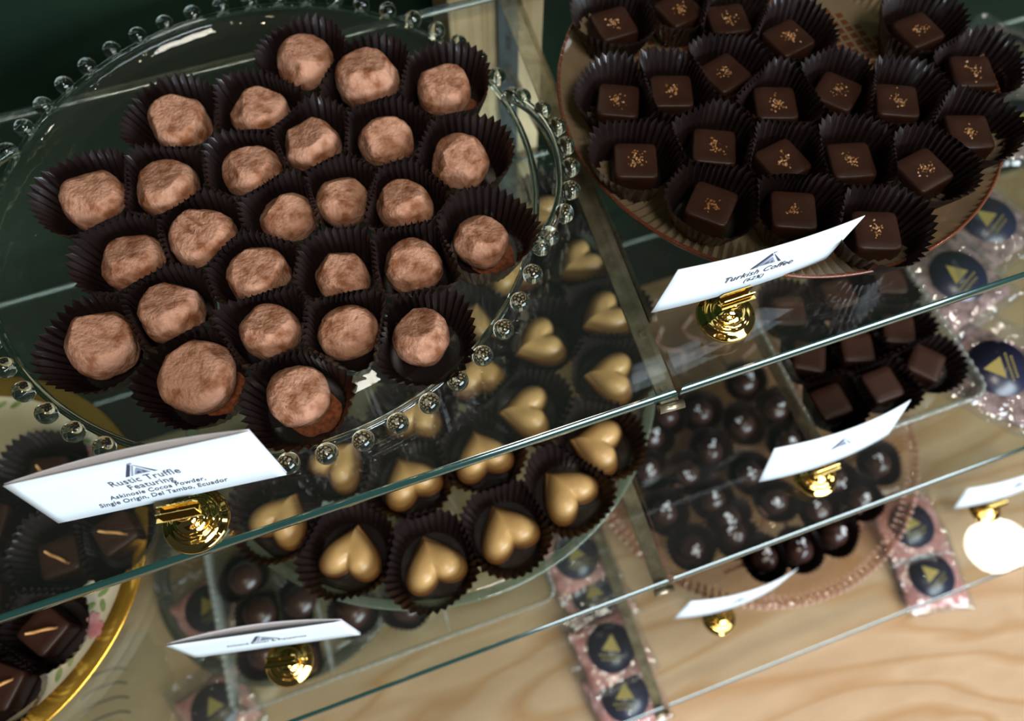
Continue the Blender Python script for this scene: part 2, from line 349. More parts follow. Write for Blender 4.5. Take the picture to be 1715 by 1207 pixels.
def bracket(z, yf, xf, label, dp=52):
    zt = z - TH - 0.3
    A = Vector((xf, yf - 1.5, 0)); Bk = Vector((15.5, 246.0, 0)); d = (Bk - A); L = d.length; yaw = math.atan2(d.y, d.x) - PI / 2
    r = root('shelf_bracket', (xf, yf - 1.5, zt), yaw)
    b = MB()
    w0, w1 = 4.2, 5.6
    b.add([(-w0, 0, -1.6), (w0, 0, -1.6), (w1, L, -1.6), (-w1, L, -1.6), (-w0, 0, 0), (w0, 0, 0), (w1, L, 0), (-w1, L, 0)],
          [(3, 2, 1, 0), (4, 5, 6, 7), (0, 1, 5, 4), (1, 2, 6, 5), (2, 3, 7, 6), (3, 0, 4, 7)])
    bevel(b.build('flange', 'steel', r, smooth=False), 0.4)
    b = MB(); b.tube([(0, L - 3, -dp), (0, L * 0.55, -dp * 0.4), (0, L * 0.28, -3.5)], [2.6, 2.4, 1.8], 8); b.build('strut', 'steel', r)
    b = MB(); b.add([(-1.2, 25, -1.7), (1.2, 25, -1.7), (1.2, L, -1.7), (-1.2, L, -1.7), (-1.2, 25, -4), (1.2, 25, -4), (1.2, L, -7), (-1.2, L, -7)],
                    [(0, 1, 2, 3), (7, 6, 5, 4), (4, 5, 1, 0), (5, 6, 2, 1), (6, 7, 3, 2), (7, 4, 0, 3)]); b.build('web', 'steel', r, smooth=False)
    b = MB(); b.tube([(-5.5, -1.2, -0.4), (5.5, -1.2, -0.4)], 2.0, 12); b.build('front_lip', 'steel', r)
    for y in (7, 33, L - 26):
        b = MB(); b.lathe([(0, 0.05), (1.0, 0.05), (1.0, 0.3), (1.9, 0.3), (1.9, 0.05)], 20, c=(0, y, 0)); b.build('screw_hole', 'steel', r, smooth=False)
    tag(r, label, 'shelf bracket', 'metal shelf brackets')
bracket(Z1, 0.0, 0.8, 'metal shelf bracket between the truffle plate and the ribbed pink plate')
bracket(Z2, -59.6, 0.0, 'metal bracket under the middle shelf beside the gold hearts')
bracket(Z3, -129.5, 0.5, 'lowest metal bracket beside the stacked cellophane packets', dp=22)

# ------------------------------------------------------------------ paper cups
def cup(x, y, z, label, group, rb=13.0, rt=22.0, h=19.0, nb=(), walls=(), nf=38, seed=0, fit=0.515):
    """pleated paper cup; its wall is pressed in where neighbours stand close (nb) or by a tray wall (walls: nx, ny, dist)"""
    rnd = random.Random(seed); n = nf * 4; lv = [0.0, 0.0, 0.12, 0.35, 0.6, 0.82, 1.0]
    ph = [rnd.uniform(0, 6.28) for _ in range(4)]
    def lim(a, t):
        R = rt * (1 + 0.035 * math.sin(2 * a + ph[0]) + 0.03 * math.sin(3 * a + ph[1]) + 0.015 * math.sin(5 * a + ph[2]))
        for (qx, qy) in nb:
            dx, dy = qx - x, qy - y; D = math.hypot(dx, dy); c = math.cos(a - math.atan2(dy, dx))
            if c > 0.05: R = min(R, (D * fit - 0.3) / c)
        for (nx, ny, D) in walls:
            c = math.cos(a) * nx + math.sin(a) * ny
            if c > 0.05: R = min(R, D / c)
        return R
    # smooth the outline a little
    base = [lim(2 * PI * k / n, 0) for k in range(n)]
    w = 5; out = [min(base[k], sum(base[(k + j) % n] for j in range(-w, w + 1)) / (2 * w + 1)) for k in range(n)]
    mn = min(out); rb = min(rb, mn - 0.8)
    V = [(0, 0, 0)]; F = []
    for li, t in enumerate(lv):
        for k in range(n):
            a = 2 * PI * k / n; ro = rb + (out[k] - rb) * (0.06 + 0.94 * t) if li else rb * 0.9
            pl = (-1, 0, 1, 0)[k % 4]
            amp = (0.0 if li == 0 else 0.25 + 0.65 * t) * (1 + 0.3 * math.sin(5 * a + ph[3]))
            r = max(1.0, ro + pl * amp - 0.7 * t)
            zz = h * t * (1 + 0.04 * math.sin(3 * a + ph[1])) + (pl * 0.9 if li == len(lv) - 1 else 0) + (0.6 * max(0, (out[k] / rt)) - 0.6) * t
            V.append((r * math.cos(a), r * math.sin(a), max(zz, 0.0) if li else 0.0))
    for k in range(n): F.append((0, 1 + k, 1 + (k + 1) % n))
    for li in range(len(lv) - 1):
        for k in range(n):
            a = 1 + li * n + k; b_ = 1 + li * n + (k + 1) % n; F.append((a, b_, b_ + n, a + n))
    o = mesh('paper_cup', V, F, 'paper', loc=(x, y, z), smooth=False)
    tag(o, label, 'paper cup', group)
    return o
def near(pts, i, R=48):
    x, y = pts[i][0], pts[i][1]
    return [(p[0], p[1]) for j, p in enumerate(pts) if j != i and math.hypot(p[0] - x, p[1] - y) < R]

# ------------------------------------------------------------------ beaded handled plate (plate one)
PX, PY, PR = -133.6, 140.3, 118.6
pl1 = root('beaded_glass_plate', (PX, PY, 0))
b = MB()
b.lathe([(0, 4), (60, 4), (104, 4), (110, 6.2), (115, 9.6), (118.3, 12.2), (119.2, 11.4), (116.5, 7.2), (111, 3.4), (105, 1.4), (104, 0.3), (98, 0.3), (97, 1.4), (0, 1.4)], 160)
b.build('plate_dish', 'plate_glass', pl1)
b = MB(); b.lathe([(PR + 1.6 * math.cos(t * PI / 4), 12 + 1.1 * math.sin(t * PI / 4)) for t in range(9)], 160); b.build('rim_ring', 'bead', pl1)
nb_ = 54
bd = MB(); bd.ball((0, 0, 0), 4.3, 20, 14); bead_me = None
def bead(x, y, z, r=1.0):
    global bead_me
    if bead_me is None:
        o = bd.build('glass_bead', 'bead', pl1, loc=(x, y, z)); bead_me = o
    else:
        o = bead_me.copy(); COL.objects.link(o); o.parent = pl1; o.location = Vector((x, y, z)) * S
    o.scale = (r, r, r)
H0 = math.radians(-11)
def in_handle(a, half):
    return any(abs((a - c + PI) % (2 * PI) - PI) < half for c in (H0, H0 + PI))
for k in range(nb_):
    a = 2 * PI * (k + 0.35) / nb_
    if in_handle(a, math.radians(17.5)): continue
    bead((PR + 4.4) * math.cos(a), (PR + 4.4) * math.sin(a), 12.5)
for c in (H0, H0 + PI):
    hpts = []
    for k in range(25):
        u = -1 + 2 * k / 24; a = c + math.radians(21) * u; hpts.append(((PR + 1 + 11.0 * (1 - abs(u) ** 2.6)) * math.cos(a), (PR + 1 + 11.0 * (1 - abs(u) ** 2.6)) * math.sin(a), 13 + 2.5 * (1 - u * u)))
    b = MB(); b.tube(hpts, 2.5, 12); b.build('handle', 'bead', pl1)
    for k in range(8):
        u = -0.92 + 1.84 * k / 7; a = c + math.radians(19.5) * u; R = PR + 5.0 + 11.0 * (1 - abs(u) ** 2.6)
        bead(R * math.cos(a), R * math.sin(a), 14 + 2.5 * (1 - u * u), 1.0)
tag(pl1, 'clear glass plate edged with beads, with looped handles, holding cocoa truffles', 'plate')

# ------------------------------------------------------------------ cocoa truffles
TR_SAY = ['cracked truffle in the rearmost tall cup by the bead rim', 'wide smooth truffle between two rear corner cups', 'flat-topped truffle in the rear cup nearest the pine stud',
 'small oval truffle in the rear cup near the green wall', 'low truffle with a slanted lit top, second along the rear', 'truffle freckled with dark specks, behind the smooth mid-plate one',
 'craggy truffle with a dark gash across its front', 'truffle in the open cup just behind the looped handle', 'broad smooth truffle at the edge beside the dark glass, rearmost there',
 'lumpy triangular truffle next to the broad edge one', 'small oval truffle near the plate middle', 'narrow truffle with a wrinkled face amid the plate',
 'dented truffle sunk in shade near the handle', 'rough rounded truffle at the very middle of the plate', 'big truffle with two grooves cut across its top',
 'half-lit truffle leaning in a cup behind the pointed one', 'tall polished-looking truffle in front of the handle', 'plump truffle with a pale lit cheek behind the front edge row',
 'crumbly truffle with a chipped corner', 'half-hidden domed truffle with brown shoulders', 'peaked truffle with a pointed rear rim', 'dark ridged truffle at the edge above the porcelain plate',
 'even round truffle between chipped and speck-eyed ones', 'truffle with one black speck in its front face', 'truffle in the torn-looking cup nearest the gold hearts',
 'largest smooth truffle, directly behind the long name card', 'truffle on spilled cocoa at the front rim by the card']
def truffle(i, x, y, r):
    rnd = random.Random(100 + i)
    off = Vector((rnd.uniform(-50, 50), rnd.uniform(-50, 50), rnd.uniform(-50, 50)))
    hh = r * rnd.uniform(0.84, 0.95); ex = rnd.uniform(0.93, 1.07); rot = rnd.uniform(0, PI)
    cuts = [(Vector((rnd.uniform(-1, 1), rnd.uniform(-1, 1), rnd.uniform(0.1, 0.9))).normalized(), rnd.uniform(0.86, 0.95)) for _ in range(5)]
    tl = Vector((rnd.uniform(-0.22, 0.22), rnd.uniform(-0.35, -0.02), 1)).normalized()
    cuts.append((tl, rnd.uniform(0.66, 0.76)))
    n, m = 96, 64; V = []; F = []
    for j in range(m + 1):
        t = PI * j / m
        for k in range(n):
            a = 2 * PI * k / n
            d = Vector((math.sin(t) * math.cos(a), math.sin(t) * math.sin(a), -math.cos(t)))
            q = d.copy(); e = 2.5
            L = (abs(q.x) ** e + abs(q.y) ** e + abs(q.z) ** e) ** (1 / e); q = q * (0.35 + 0.65 / L) * 0.97
            for (nn, c) in cuts:
                s_ = q.dot(nn)
                if s_ > c: q -= nn * (s_ - c) * 0.92
            f = noise.noise(d * 1.3 + off) * 0.055 + noise.noise(d * 3.1 + off) * 0.022 + noise.fractal(d * 6 + off, 1.0, 2.0, 4) * 0.018
            ck = abs(noise.noise(d * 2.6 + off * 1.7)); 
            if ck < 0.028 and noise.noise(d * 1.9 - off) > 0.0: f -= (0.028 - ck) * 1.5
            q *= 1 + f
            if i == 14 and d.z > 0.1:
                for gx in (-0.2, 0.12):
                    g = abs((q.x - gx) + 0.1 * q.y)
                    if g < 0.07 and -0.1 < q.y < 0.75: q.z -= (0.07 - g) * 1.6
            V.append((q.x * r * ex, q.y * r / ex, q.z * hh))
    z0 = min(v[2] for v in V)
    V = [(v[0], v[1], v[2] - z0) for v in V]
    for j in range(m):
        for k in range(n): F.append((j * n + k, j * n + (k + 1) % n, (j + 1) * n + (k + 1) % n, (j + 1) * n + k))
    o = mesh('cocoa_truffle', V, F, 'cocoa', loc=(x, y, 4.9), rot=rot)
    tag(o, 'cocoa-dusted ' + TR_SAY[i], 'chocolate truffle', 'cocoa truffles on the beaded plate')
    return z0
for i, (x, y, r) in enumerate(TRUFFLES):
    c = cup(x, y, 4.35, 'paper cup of the ' + TR_SAY[i], 'paper cups on the beaded plate', rb=15.0, rt=23.5, h=20.0 if i not in (25, 26, 24, 21) else 17.0, nb=near(TRUFFLES, i, 52), seed=i, fit=0.52)
    truffle(i, x, y, r * 0.94)
# loose cocoa on two cup floors shows as dust pads
for i in (26, 16, 2, 22, 25):
    x, y, r = TRUFFLES[i]; a = (-0.9, -0.6, 0.0, -1.2, -0.6)[(26, 16, 2, 22, 25).index(i)]
    b = MB(); rnd = random.Random(i)
    pad = []
    for k in range(20):
        t = 2 * PI * k / 20; pad.append((4.5 * math.cos(a) + (10.2 + rnd.uniform(-0.8, 0.8)) * math.cos(t), 4.5 * math.sin(a) + (10.2 + rnd.uniform(-0.8, 0.8)) * math.sin(t)))
    b.prism(pad, 0, 0.35)
    tag(b.build('cocoa_dust_heap', 'cocoa_dust', loc=(x, y, 4.5), smooth=False), 'spilled cocoa under the ' + TR_SAY[i], 'cocoa powder', 'spilled cocoa in the cups')

# ------------------------------------------------------------------ ribbed amber-pink plate (plate two) with topped squares
QX, QY = 108.4, 123.0
pl2 = root('ribbed_pink_plate', (QX, QY, 0))
nr = 150
def rib(r, z, a, k):
    if r > 86: z += 1.1 * (1 if k % 2 else -1) * min(1, (r - 86) / 4)
    return r, z
b = MB(); b.lathe([(0, 4), (84, 4), (90, 5.5), (96, 8.2), (101.5, 11.5), (104.2, 13.6)], nr * 2, ribs=rib); b.build('ribbed_border', 'pink_border', pl2, smooth=False)
b = MB(); b.lathe([(104, 12.2), (103, 10.0), (97, 5.5), (86, 1.2), (78, 0.3), (74, 0.3), (72, 1.3), (0, 1.3)], 120); b.build('plate_underside', 'pink_glass', pl2)
b = MB(); b.lathe([(104 + 0.8 * math.cos(t * PI / 4), 13.4 + 0.9 * math.sin(t * PI / 4)) for t in range(9)], 144); o = b.build('copper_rim', 'pink_rim', pl2); o['label'] = 'coppery red rim line'
b = MB()
for ix in range(-14, 15):
    for iy in range(-14, 15):
        x, y = ix * 5.0, iy * 5.0
        if math.hypot(x, y) < 73: b.add([(x - 1.7, y - 1.7, 4.05), (x + 1.7, y - 1.7, 4.05), (x + 1.7, y + 1.7, 4.05), (x - 1.7, y + 1.7, 4.05), (x, y, 4.5)], [(0, 1, 4), (1, 2, 4), (2, 3, 4), (3, 0, 4)])
o = b.build('pressed_grid', 'pink_rim', pl2, smooth=False); o['label'] = 'pressed grid of small pyramids'; o['kind'] = 'stuff'
tag(pl2, 'ribbed amber-pink glass plate holding coffee-topped chocolate squares', 'plate')

def rounded_square(name, x, y, z, rot, w, h, mat='choc', taper=0.97):
    n = 48; V = []; F = []; e = 11.0
    rings = [(0.965, 0), (1.0, 0.07), (0.985, 0.78), (0.972, 0.90), (0.945, 0.97), (0.89, 0.998), (0.5, 1.0), (0.0, 1.0)]
    for (s_, t) in rings[:-1]:
        for k in range(n):
            a = 2 * PI * k / n; c, s2 = math.cos(a), math.sin(a)
            L = (abs(c) ** e + abs(s2) ** e) ** (-1 / e)
            V.append((c * L * w / 2 * s_, s2 * L * w / 2 * s_, t * h))
    for j in range(len(rings) - 2):
        for k in range(n): F.append((j * n + k, j * n + (k + 1) % n, (j + 1) * n + (k + 1) % n, (j + 1) * n + k))
    V.append((0, 0, h)); t = len(V) - 1; q = (len(rings) - 2) * n
    F += [(t, q + k, q + (k + 1) % n) for k in range(n)]
    F.append(tuple(reversed(range(n))))
    return mesh(name, V, F, mat, loc=(x, y, z), rot=rot)
SQ_SAY = ['glossy square in the rear corner cup by the bracket', 'square set cornerwise, half cut off at the rear', 'rear square beside the cornerwise half-seen one', 'tilted square with the largest heap of crumbs', 'cornerwise square alone at the rear by the bare grid',
 'square at the outer edge behind the lone outer one', 'square in the outermost cup with dark shaded walls', 'square in the cup touching the ribbed rim beside the bracket', 'square with a small oval crumb heap, second row', 'cornerwise dim square in the middle of the second row',
 'square with scattered crumbs sunk in a crumpled cup', 'bright square turned askew in a square-pressed cup', 'deep-set square behind the outer cornerwise one', 'square with an upright streak of crumbs over the ribbed rim', 'square with a wavy lower edge in an oval cup',
 'turned square in the centre of the plate', 'square with a pale dusty crumb cluster', 'cornerwise square near the outer front rim', 'tilted square in front by the ribbed rim', 'square with a flat streak of crumbs behind the name card', 'very dark square at the front rim just above the card']
def crumbs(parent, h, i, n=26, spread=(3.0, 3.6), mat='crumb', size=(0.35, 0.85), name='coffee_crumbs', lbl='golden crumbs', zf=None):
    rnd = random.Random(500 + i); b = MB()
    for _ in range(n):
        x = rnd.gauss(0, spread[0] / 1.8); y = rnd.gauss(0, spread[1] / 1.8); s_ = rnd.uniform(*size); a = rnd.uniform(0, PI); z = h if zf is None else zf(x, y)
        c, sn = math.cos(a), math.sin(a)
        P = [(-1, -0.6), (1, -0.4), (0.7, 0.7), (-0.8, 0.5)]
        V = [(x + (px * c - py * sn) * s_, y + (px * sn + py * c) * s_, z - 0.1) for px, py in P] + [(x + rnd.uniform(-.3, .3), y + rnd.uniform(-.3, .3), z + s_ * rnd.uniform(0.5, 1.0))]
        b.add(V, [(0, 1, 4), (1, 2, 4), (2, 3, 4), (3, 0, 4), (3, 2, 1, 0)])
    o = b.build(name, mat, parent, smooth=False); o['label'] = lbl; o['kind'] = 'stuff'
    return o
for i, (x, y, a) in enumerate(SQUARES):
    cup(x, y, 4.6, 'paper cup of the ' + SQ_SAY[i], 'paper cups on the ribbed pink plate', rb=13.5, rt=22.0, h=19.5, nb=near(SQUARES, i), seed=50 + i)
    o = rounded_square('chocolate_square', x, y, 5.1, a, 19.8, 13.0)
    tag(o, 'coffee-crumb ' + SQ_SAY[i], 'chocolate', 'topped chocolate squares on the ribbed pink plate')
    crumbs(o, 13.0, i, n=46 if i in (3, 10, 13) else 32)

# ------------------------------------------------------------------ clear plate of gold hearts (shelf two)
HX, HY = -88.9, 104.6
z0 = Z2
pl3 = root('clear_glass_plate', (HX, HY, z0))
b = MB(); b.lathe([(0, 4), (118, 4), (124, 5), (131, 8), (136, 11.5), (135, 8), (130, 3.6), (120, 0.3), (112, 0.3), (110, 1.4), (0, 1.4)], 144); b.build('plate_dish', 'plate_glass', pl3)
b = MB(); b.lathe([(135.5, 12), (139.5, 14.2), (140.8, 13.6), (140.4, 12.2), (136, 9.6), (135.2, 10.6), (135.5, 12)], 160); o = b.build('rolled_rim', 'rim_glass', pl3); o['label'] = 'thick grey-green rolled glass rim'
tag(pl3, 'round clear glass plate with a thick greenish rim holding gold hearts', 'plate')
HE_SAY = ['gold heart centred in its cup beside the metal bracket', 'gold heart partly behind the bracket, tip toward the bead rim', 'gold heart cut across by the bracket, second one down it', 'wide gold heart lying beside the bracket foot', 'gold heart with its tip beside the bead rim, mid-plate',
 'gold heart split by the shelf edge near the outer rim', 'gold heart peeking out from under the bead rim', 'gold heart behind the shelf edge, tip to the rear', 'gold heart crossed by the dark part of the shelf edge', 'upended gold heart below the bead rim by the long card', 'gold heart almost hidden under the truffle plate rim',
 'gold heart beside the brass card stand', 'gold heart with tiny pinholes at the front rim', 'shiny gold heart at the front rim, lobes facing out', 'gold heart with glossy spots on its lobes', 'amber-toned gold heart near the outer front rim', 'gold heart glimpsed through the beads near the handle', 'sliver of gold heart beside the torn cup', 'gold heart seen through the looped handle', 'gold heart hidden beneath the truffles']
def heart(i, x, y, z, ang, W=31.8, Hh=15.5):
    n = 72; V = []; F = []; fm = []
    pts = []
    for k in range(n):
        t = 2 * PI * k / n
        hx = -16 * math.copysign(abs(math.sin(t)) ** 2.25, math.sin(t)); hy = 13 * math.cos(t) - 4 * math.cos(2 * t) - 1.6 * math.cos(3 * t) - 0.5 * math.cos(4 * t)
        pts.append((hx / 32 * W, (hy * (1.0 if hy < 0 else 0.94) + 1.5) / 32 * W * 1.06))
    # (scale, height, material) from the base to the crown
    rings = [(1.02, 0.0, 1), (1.08, 0.10, 1), (1.07, 0.32, 1), (1.02, 0.42, 1), (0.99, 0.48, 0), (0.93, 0.64, 0), (0.84, 0.79, 0), (0.72, 0.90, 0), (0.56, 0.965, 0), (0.38, 0.99, 0), (0.18, 1.0, 0)]
    for (s_, t, mi) in rings:
        for (px, py) in pts:
            qx, qy = px * s_, py * s_
            if t > 0.42:
                cre = math.exp(-(qx / 1.9) ** 2) * max(0, (qy + 0.5) / 13) ** 1.2 * 3.0 * min(1, (t - 0.4) * 3)
                lob = 1.3 * math.exp(-((abs(qx) - W * 0.24) / 5.5) ** 2 - ((qy - 4) / 8) ** 2)
                tip = 1.2 * max(0, (-qy - 2) / 14)
                V.append((qx, qy, t * Hh - cre + lob * (t - 0.4) * 1.6 - tip))
            else: V.append((qx, qy, t * Hh))
    for j in range(len(rings) - 1):
        for k in range(n): F.append((j * n + k, j * n + (k + 1) % n, (j + 1) * n + (k + 1) % n, (j + 1) * n + k)); fm.append(rings[j][2])
    q = (len(rings) - 1) * n
    V.append((0, 0, Hh - (0.5 / 13) ** 1.2 * 3.0 + 1.3 * math.exp(-(W * 0.24 / 5.5) ** 2 - 0.25) * 0.96)); t = len(V) - 1
    F += [(t, q + k, q + (k + 1) % n) for k in range(n)]; fm += [0] * n
    F.append(tuple(reversed(range(n)))); fm.append(1)
    o = mesh('heart_chocolate', V, F, ['gold_choc', 'milk_choc'], loc=(x, y, z), rot=ang + PI / 2, fm=fm)
    return o
for i, (x, y, a) in enumerate(HEARTS):
    cup(x, y, z0 + 4.4, 'paper cup of the ' + HE_SAY[i], 'paper cups on the clear plate', rb=17.5, rt=27, h=20.0, nb=near(HEARTS, i, 60), seed=90 + i, fit=0.545)
    tag(heart(i, x, y, z0 + 5.1, a), HE_SAY[i], 'heart chocolate', 'gold heart chocolates on the clear plate')

# ------------------------------------------------------------------ rose plate of salted round chocolates (shelf three)
RX, RY = 146.5, 37.0
z0 = Z3
pl4 = root('rose_glass_plate', (RX, RY, z0))
def wave(r, z, a, k): return r, z + (0.7 * math.sin(a * 60) if r > 118 else 0)
b = MB(); b.lathe([(0, 3.5), (110, 3.5), (118, 5), (127, 8), (135.5, 11.5), (136.5, 10.2), (128, 5.4), (118, 1.6), (108, 0.3), (100, 0.3), (98, 1.2), (0, 1.2)], 240, ribs=wave); b.build('plate_dish', 'rose_glass', pl4)
b = MB()
for k in range(150):
    a = 2 * PI * k / 150; b.ball((136.5 * math.cos(a), 136.5 * math.sin(a), 12), 1.9, 8, 6)
    b.tube([(128.5 * math.cos(a), 128.5 * math.sin(a), 8.6), (133.8 * math.cos(a), 133.8 * math.sin(a), 10.9)], 1.0, 6)
o = b.build('beaded_border', 'rose_rim', pl4); o['label'] = 'double dotted rose border'
b = MB()
for k in range(24):
    a = 2 * PI * k / 24; P = [((60 + 9 * j) * math.cos(a + 0.085 * math.sin(j * 1.7)), (60 + 9 * j) * math.sin(a + 0.085 * math.sin(j * 1.7)), 3.6) for j in range(7)]
    b.tube(P, 1.4, 6)
b.build('pressed_flutes', 'rose_rim', pl4)
tag(pl4, 'pale rose glass plate with a dotted border holding salted round chocolates', 'plate')
_w = ['nearest the tray wall', 'behind the bracket foot', 'just past the tray corner', 'beside the tray wall', 'by the greenish plate rim', 'half under the greenish plate rim', 'in the plate middle', 'at the inner rim by the lower bracket', 'next to the inner-rim one', 'with a single small salt grain',
      'tucked behind the tilted name card', 'showing two salt clumps', 'with salt smear near the bracket', 'with a tall white salt chip', 'with a salt column behind the brass stand', 'at the outer rim behind the card', 'at the outer rim in front of the card', 'second in the front row from the outside',
      'with three salt grains in the front row', 'with a lilac sheen in the front row', 'under the reflected card in the front row', 'nearest the lower bracket in front', 'hidden below the brass stand', 'behind the brass stand toward the rim']
for i, (x, y) in enumerate(CHERRIES):
    say = 'round salted chocolate ' + _w[i]
    cup(x, y, z0 + 4.3, 'paper cup of the ' + say, 'paper cups on the rose plate', rb=9.5, rt=19.5, h=15.0, nb=near(CHERRIES, i, 40), seed=200 + i, nf=30, fit=0.61)
    b = MB(); b.ball((0, 0, 10.2), 10.4, 28, 18, sq=(1, 1, 0.97))
    b.V = [(vx, vy, vz + 0.35 * math.sin(vx * 0.9 + i) * (vz / 20)) for vx, vy, vz in b.V]
    o = b.build('round_chocolate', 'choc_gloss', loc=(x, y, z0 + 5.2), rot=i)
    tag(o, say, 'chocolate', 'salted round chocolates on the rose plate')
    rnd = random.Random(i); ox, oy = rnd.uniform(-3, 3), rnd.uniform(-2, 4)
    s_ = MB(); 
    for _ in range(rnd.randint(4, 9)):
        x2, y2 = ox + rnd.gauss(0, 1.5), oy + rnd.gauss(0, 1.5); r2 = rnd.uniform(0.5, 1.15); zz = 10.2 + math.sqrt(max(1, 10.4 ** 2 - x2 * x2 - y2 * y2))
        s_.box(x2 - r2, x2 + r2, y2 - r2 * 0.7, y2 + r2 * 0.7, zz - 0.6, zz + r2 * 0.7)
    q = s_.build('salt_flakes', 'salt', o, smooth=False); q['label'] = 'white salt flakes'; q['kind'] = 'stuff'

# ------------------------------------------------------------------ glass trays
def tray(x0, x1, y0, y1, z, hgt, divs, label, rc=10):
    cx_, cy_ = (x0 + x1) / 2, (y0 + y1) / 2; w, d = (x1 - x0) / 2, (y1 - y0) / 2
    r = root('glass_tray', (cx_, cy_, z))
    def outline(off, m=10):
        P = []
        for (sx, sy, a0) in ((1, 1, 0), (-1, 1, PI / 2), (-1, -1, PI), (1, -1, 3 * PI / 2)):
            for k in range(m + 1):
                a = a0 + PI / 2 * k / m; P.append((sx * (w - rc) + (rc + off) * math.cos(a), sy * (d - rc) + (rc + off) * math.sin(a)))
        Q = []
        for i_ in range(len(P)):
            p, q = P[i_], P[(i_ + 1) % len(P)]; L = math.hypot(q[0] - p[0], q[1] - p[1]); n = max(1, int(L / 1.6))
            for k in range(n): Q.append((p[0] + (q[0] - p[0]) * k / n, p[1] + (q[1] - p[1]) * k / n))
        return Q
    base = outline(0); n = len(base)
    def ringv(off, zz, am):
        out = []
        for k, (px, py) in enumerate(base):
            L = math.hypot(px, py); s_ = (L + off) / L; j = am * math.sin(k * 1.9)
            out.append((px * s_, py * s_, zz + j))
        return out
    V = ringv(-3.2, 3, 0) + ringv(-2.6, hgt - 1, 0.0) + ringv(-1.2, hgt + 0.6, 0.8) + ringv(0.8, hgt + 0.2, 0.8) + ringv(0.4, hgt - 2, 0) + ringv(-1, 1.0, 0) + ringv(-3, 0.3, 0)
    F = [(j * n + k, j * n + (k + 1) % n, (j + 1) * n + (k + 1) % n, (j + 1) * n + k) for j in range(6) for k in range(n)]
    mesh('tray_wall', V, F, 'tray_glass', r)
    b = MB(); b.prism([(p[0] * 0.97, p[1] * 0.97) for p in base], 0.3, 3.0); b.build('tray_floor', 'plate_glass', r, smooth=False)
    for (ax, pos) in divs:
        b = MB(); m = 40
        for k in range(m + 1):
            u = -1 + 2 * k / m
            for (o_, zz) in ((-1.4, 3.1), (-0.9, hgt - 3), (0.9, hgt - 3), (1.4, 3.1)):
                zz2 = zz + (0.8 * math.sin(k * 2.1) if zz > 4 else 0)
                b.V.append((pos - cx_ + o_, u * (d - 4), zz2) if ax == 'x' else (u * (w - 4), pos - cy_ + o_, zz2))
        for k in range(m):
            for j in range(3): b.F.append((k * 4 + j, k * 4 + j + 1, k * 4 + j + 5, k * 4 + j + 4)); b.fm.append(0)
        b.build('divider', 'tray_glass', r)
    tag(r, label, 'tray', 'pressed glass trays')
    return r
tray(112.5, 222, -24, 96, Z2, 17, [], 'rectangular pressed glass tray of plain chocolate squares on the middle shelf')
QS_SAY = ['plain square in the front outer corner of the tray', 'tilted plain square at the tray front between two others', 'large plain square by the tray wall and the upright card', 'plain square beside the tray wall, middle row', 'plain square crossed by the shelf edge', 'plain square at the outer side, middle row', 'shaded plain square behind the brass stand reflection', 'shaded plain square against the tray wall, rear row', 'plain square under the ribbed plate rim']
for i, (x, y, a) in enumerate(TRAY_SQUARES):
    W_ = [(-1, 0, x - 117.5), (1, 0, 217 - x), (0, -1, y + 19), (0, 1, 91 - y)]
    cup(x, y, Z2 + 3.3, 'paper cup of the ' + QS_SAY[i], 'paper cups in the glass tray of squares', rb=13, rt=22, h=17.5, nb=near(TRAY_SQUARES, i), walls=W_, seed=300 + i, nf=32, fit=0.57)
    o = rounded_square('plain_chocolate_square', x, y, Z2 + 3.9, a, 20.0, 13.5)
    tag(o, QS_SAY[i], 'chocolate', 'plain chocolate squares in the glass tray')

tray(-284, -44, -34, 96, Z3, 17, [('x', -213), ('x', -126)], 'long divided pressed glass tray of dark round chocolates on the bottom shelf')
RS_SAY = ['large dark round chocolate at the rear beside the tray end wall', 'large dark round chocolate behind the tilted white card', 'dark round chocolate next to the tray divider', 'dark round chocolate past the card end with a grey sheen', 'dark round chocolate under the brass card stand', 'dark round chocolate just before the divider in front', 'dark round chocolate beneath the green rim, rear', 'dark round chocolate at the far compartment under the plate']
for i, (x, y) in enumerate(ROUNDS):
    W_ = [(-1, 0, x + 279), (1, 0, -49 - x), (0, -1, y + 29), (0, 1, 91 - y)] + ([(1, 0, -215.5 - x)] if x < -213 else [(-1, 0, x + 210.5)]) + ([(1, 0, -128.5 - x)] if x < -126 else [(-1, 0, x + 123.5)])
    cup(x, y, Z3 + 3.3, 'paper cup of the ' + RS_SAY[i], 'paper cups in the long divided tray', rb=13, rt=20, h=13, nb=near(ROUNDS, i), walls=W_, seed=330 + i, nf=32)
    b = MB(); b.ball((0, 0, 9.5), 12.5, 28, 16, sq=(1, 1, 0.76)); o = b.build('dark_round_chocolate', 'choc_gloss', loc=(x, y, Z3 + 4.0))
    tag(o, RS_SAY[i], 'chocolate', 'dark round chocolates in the divided tray')

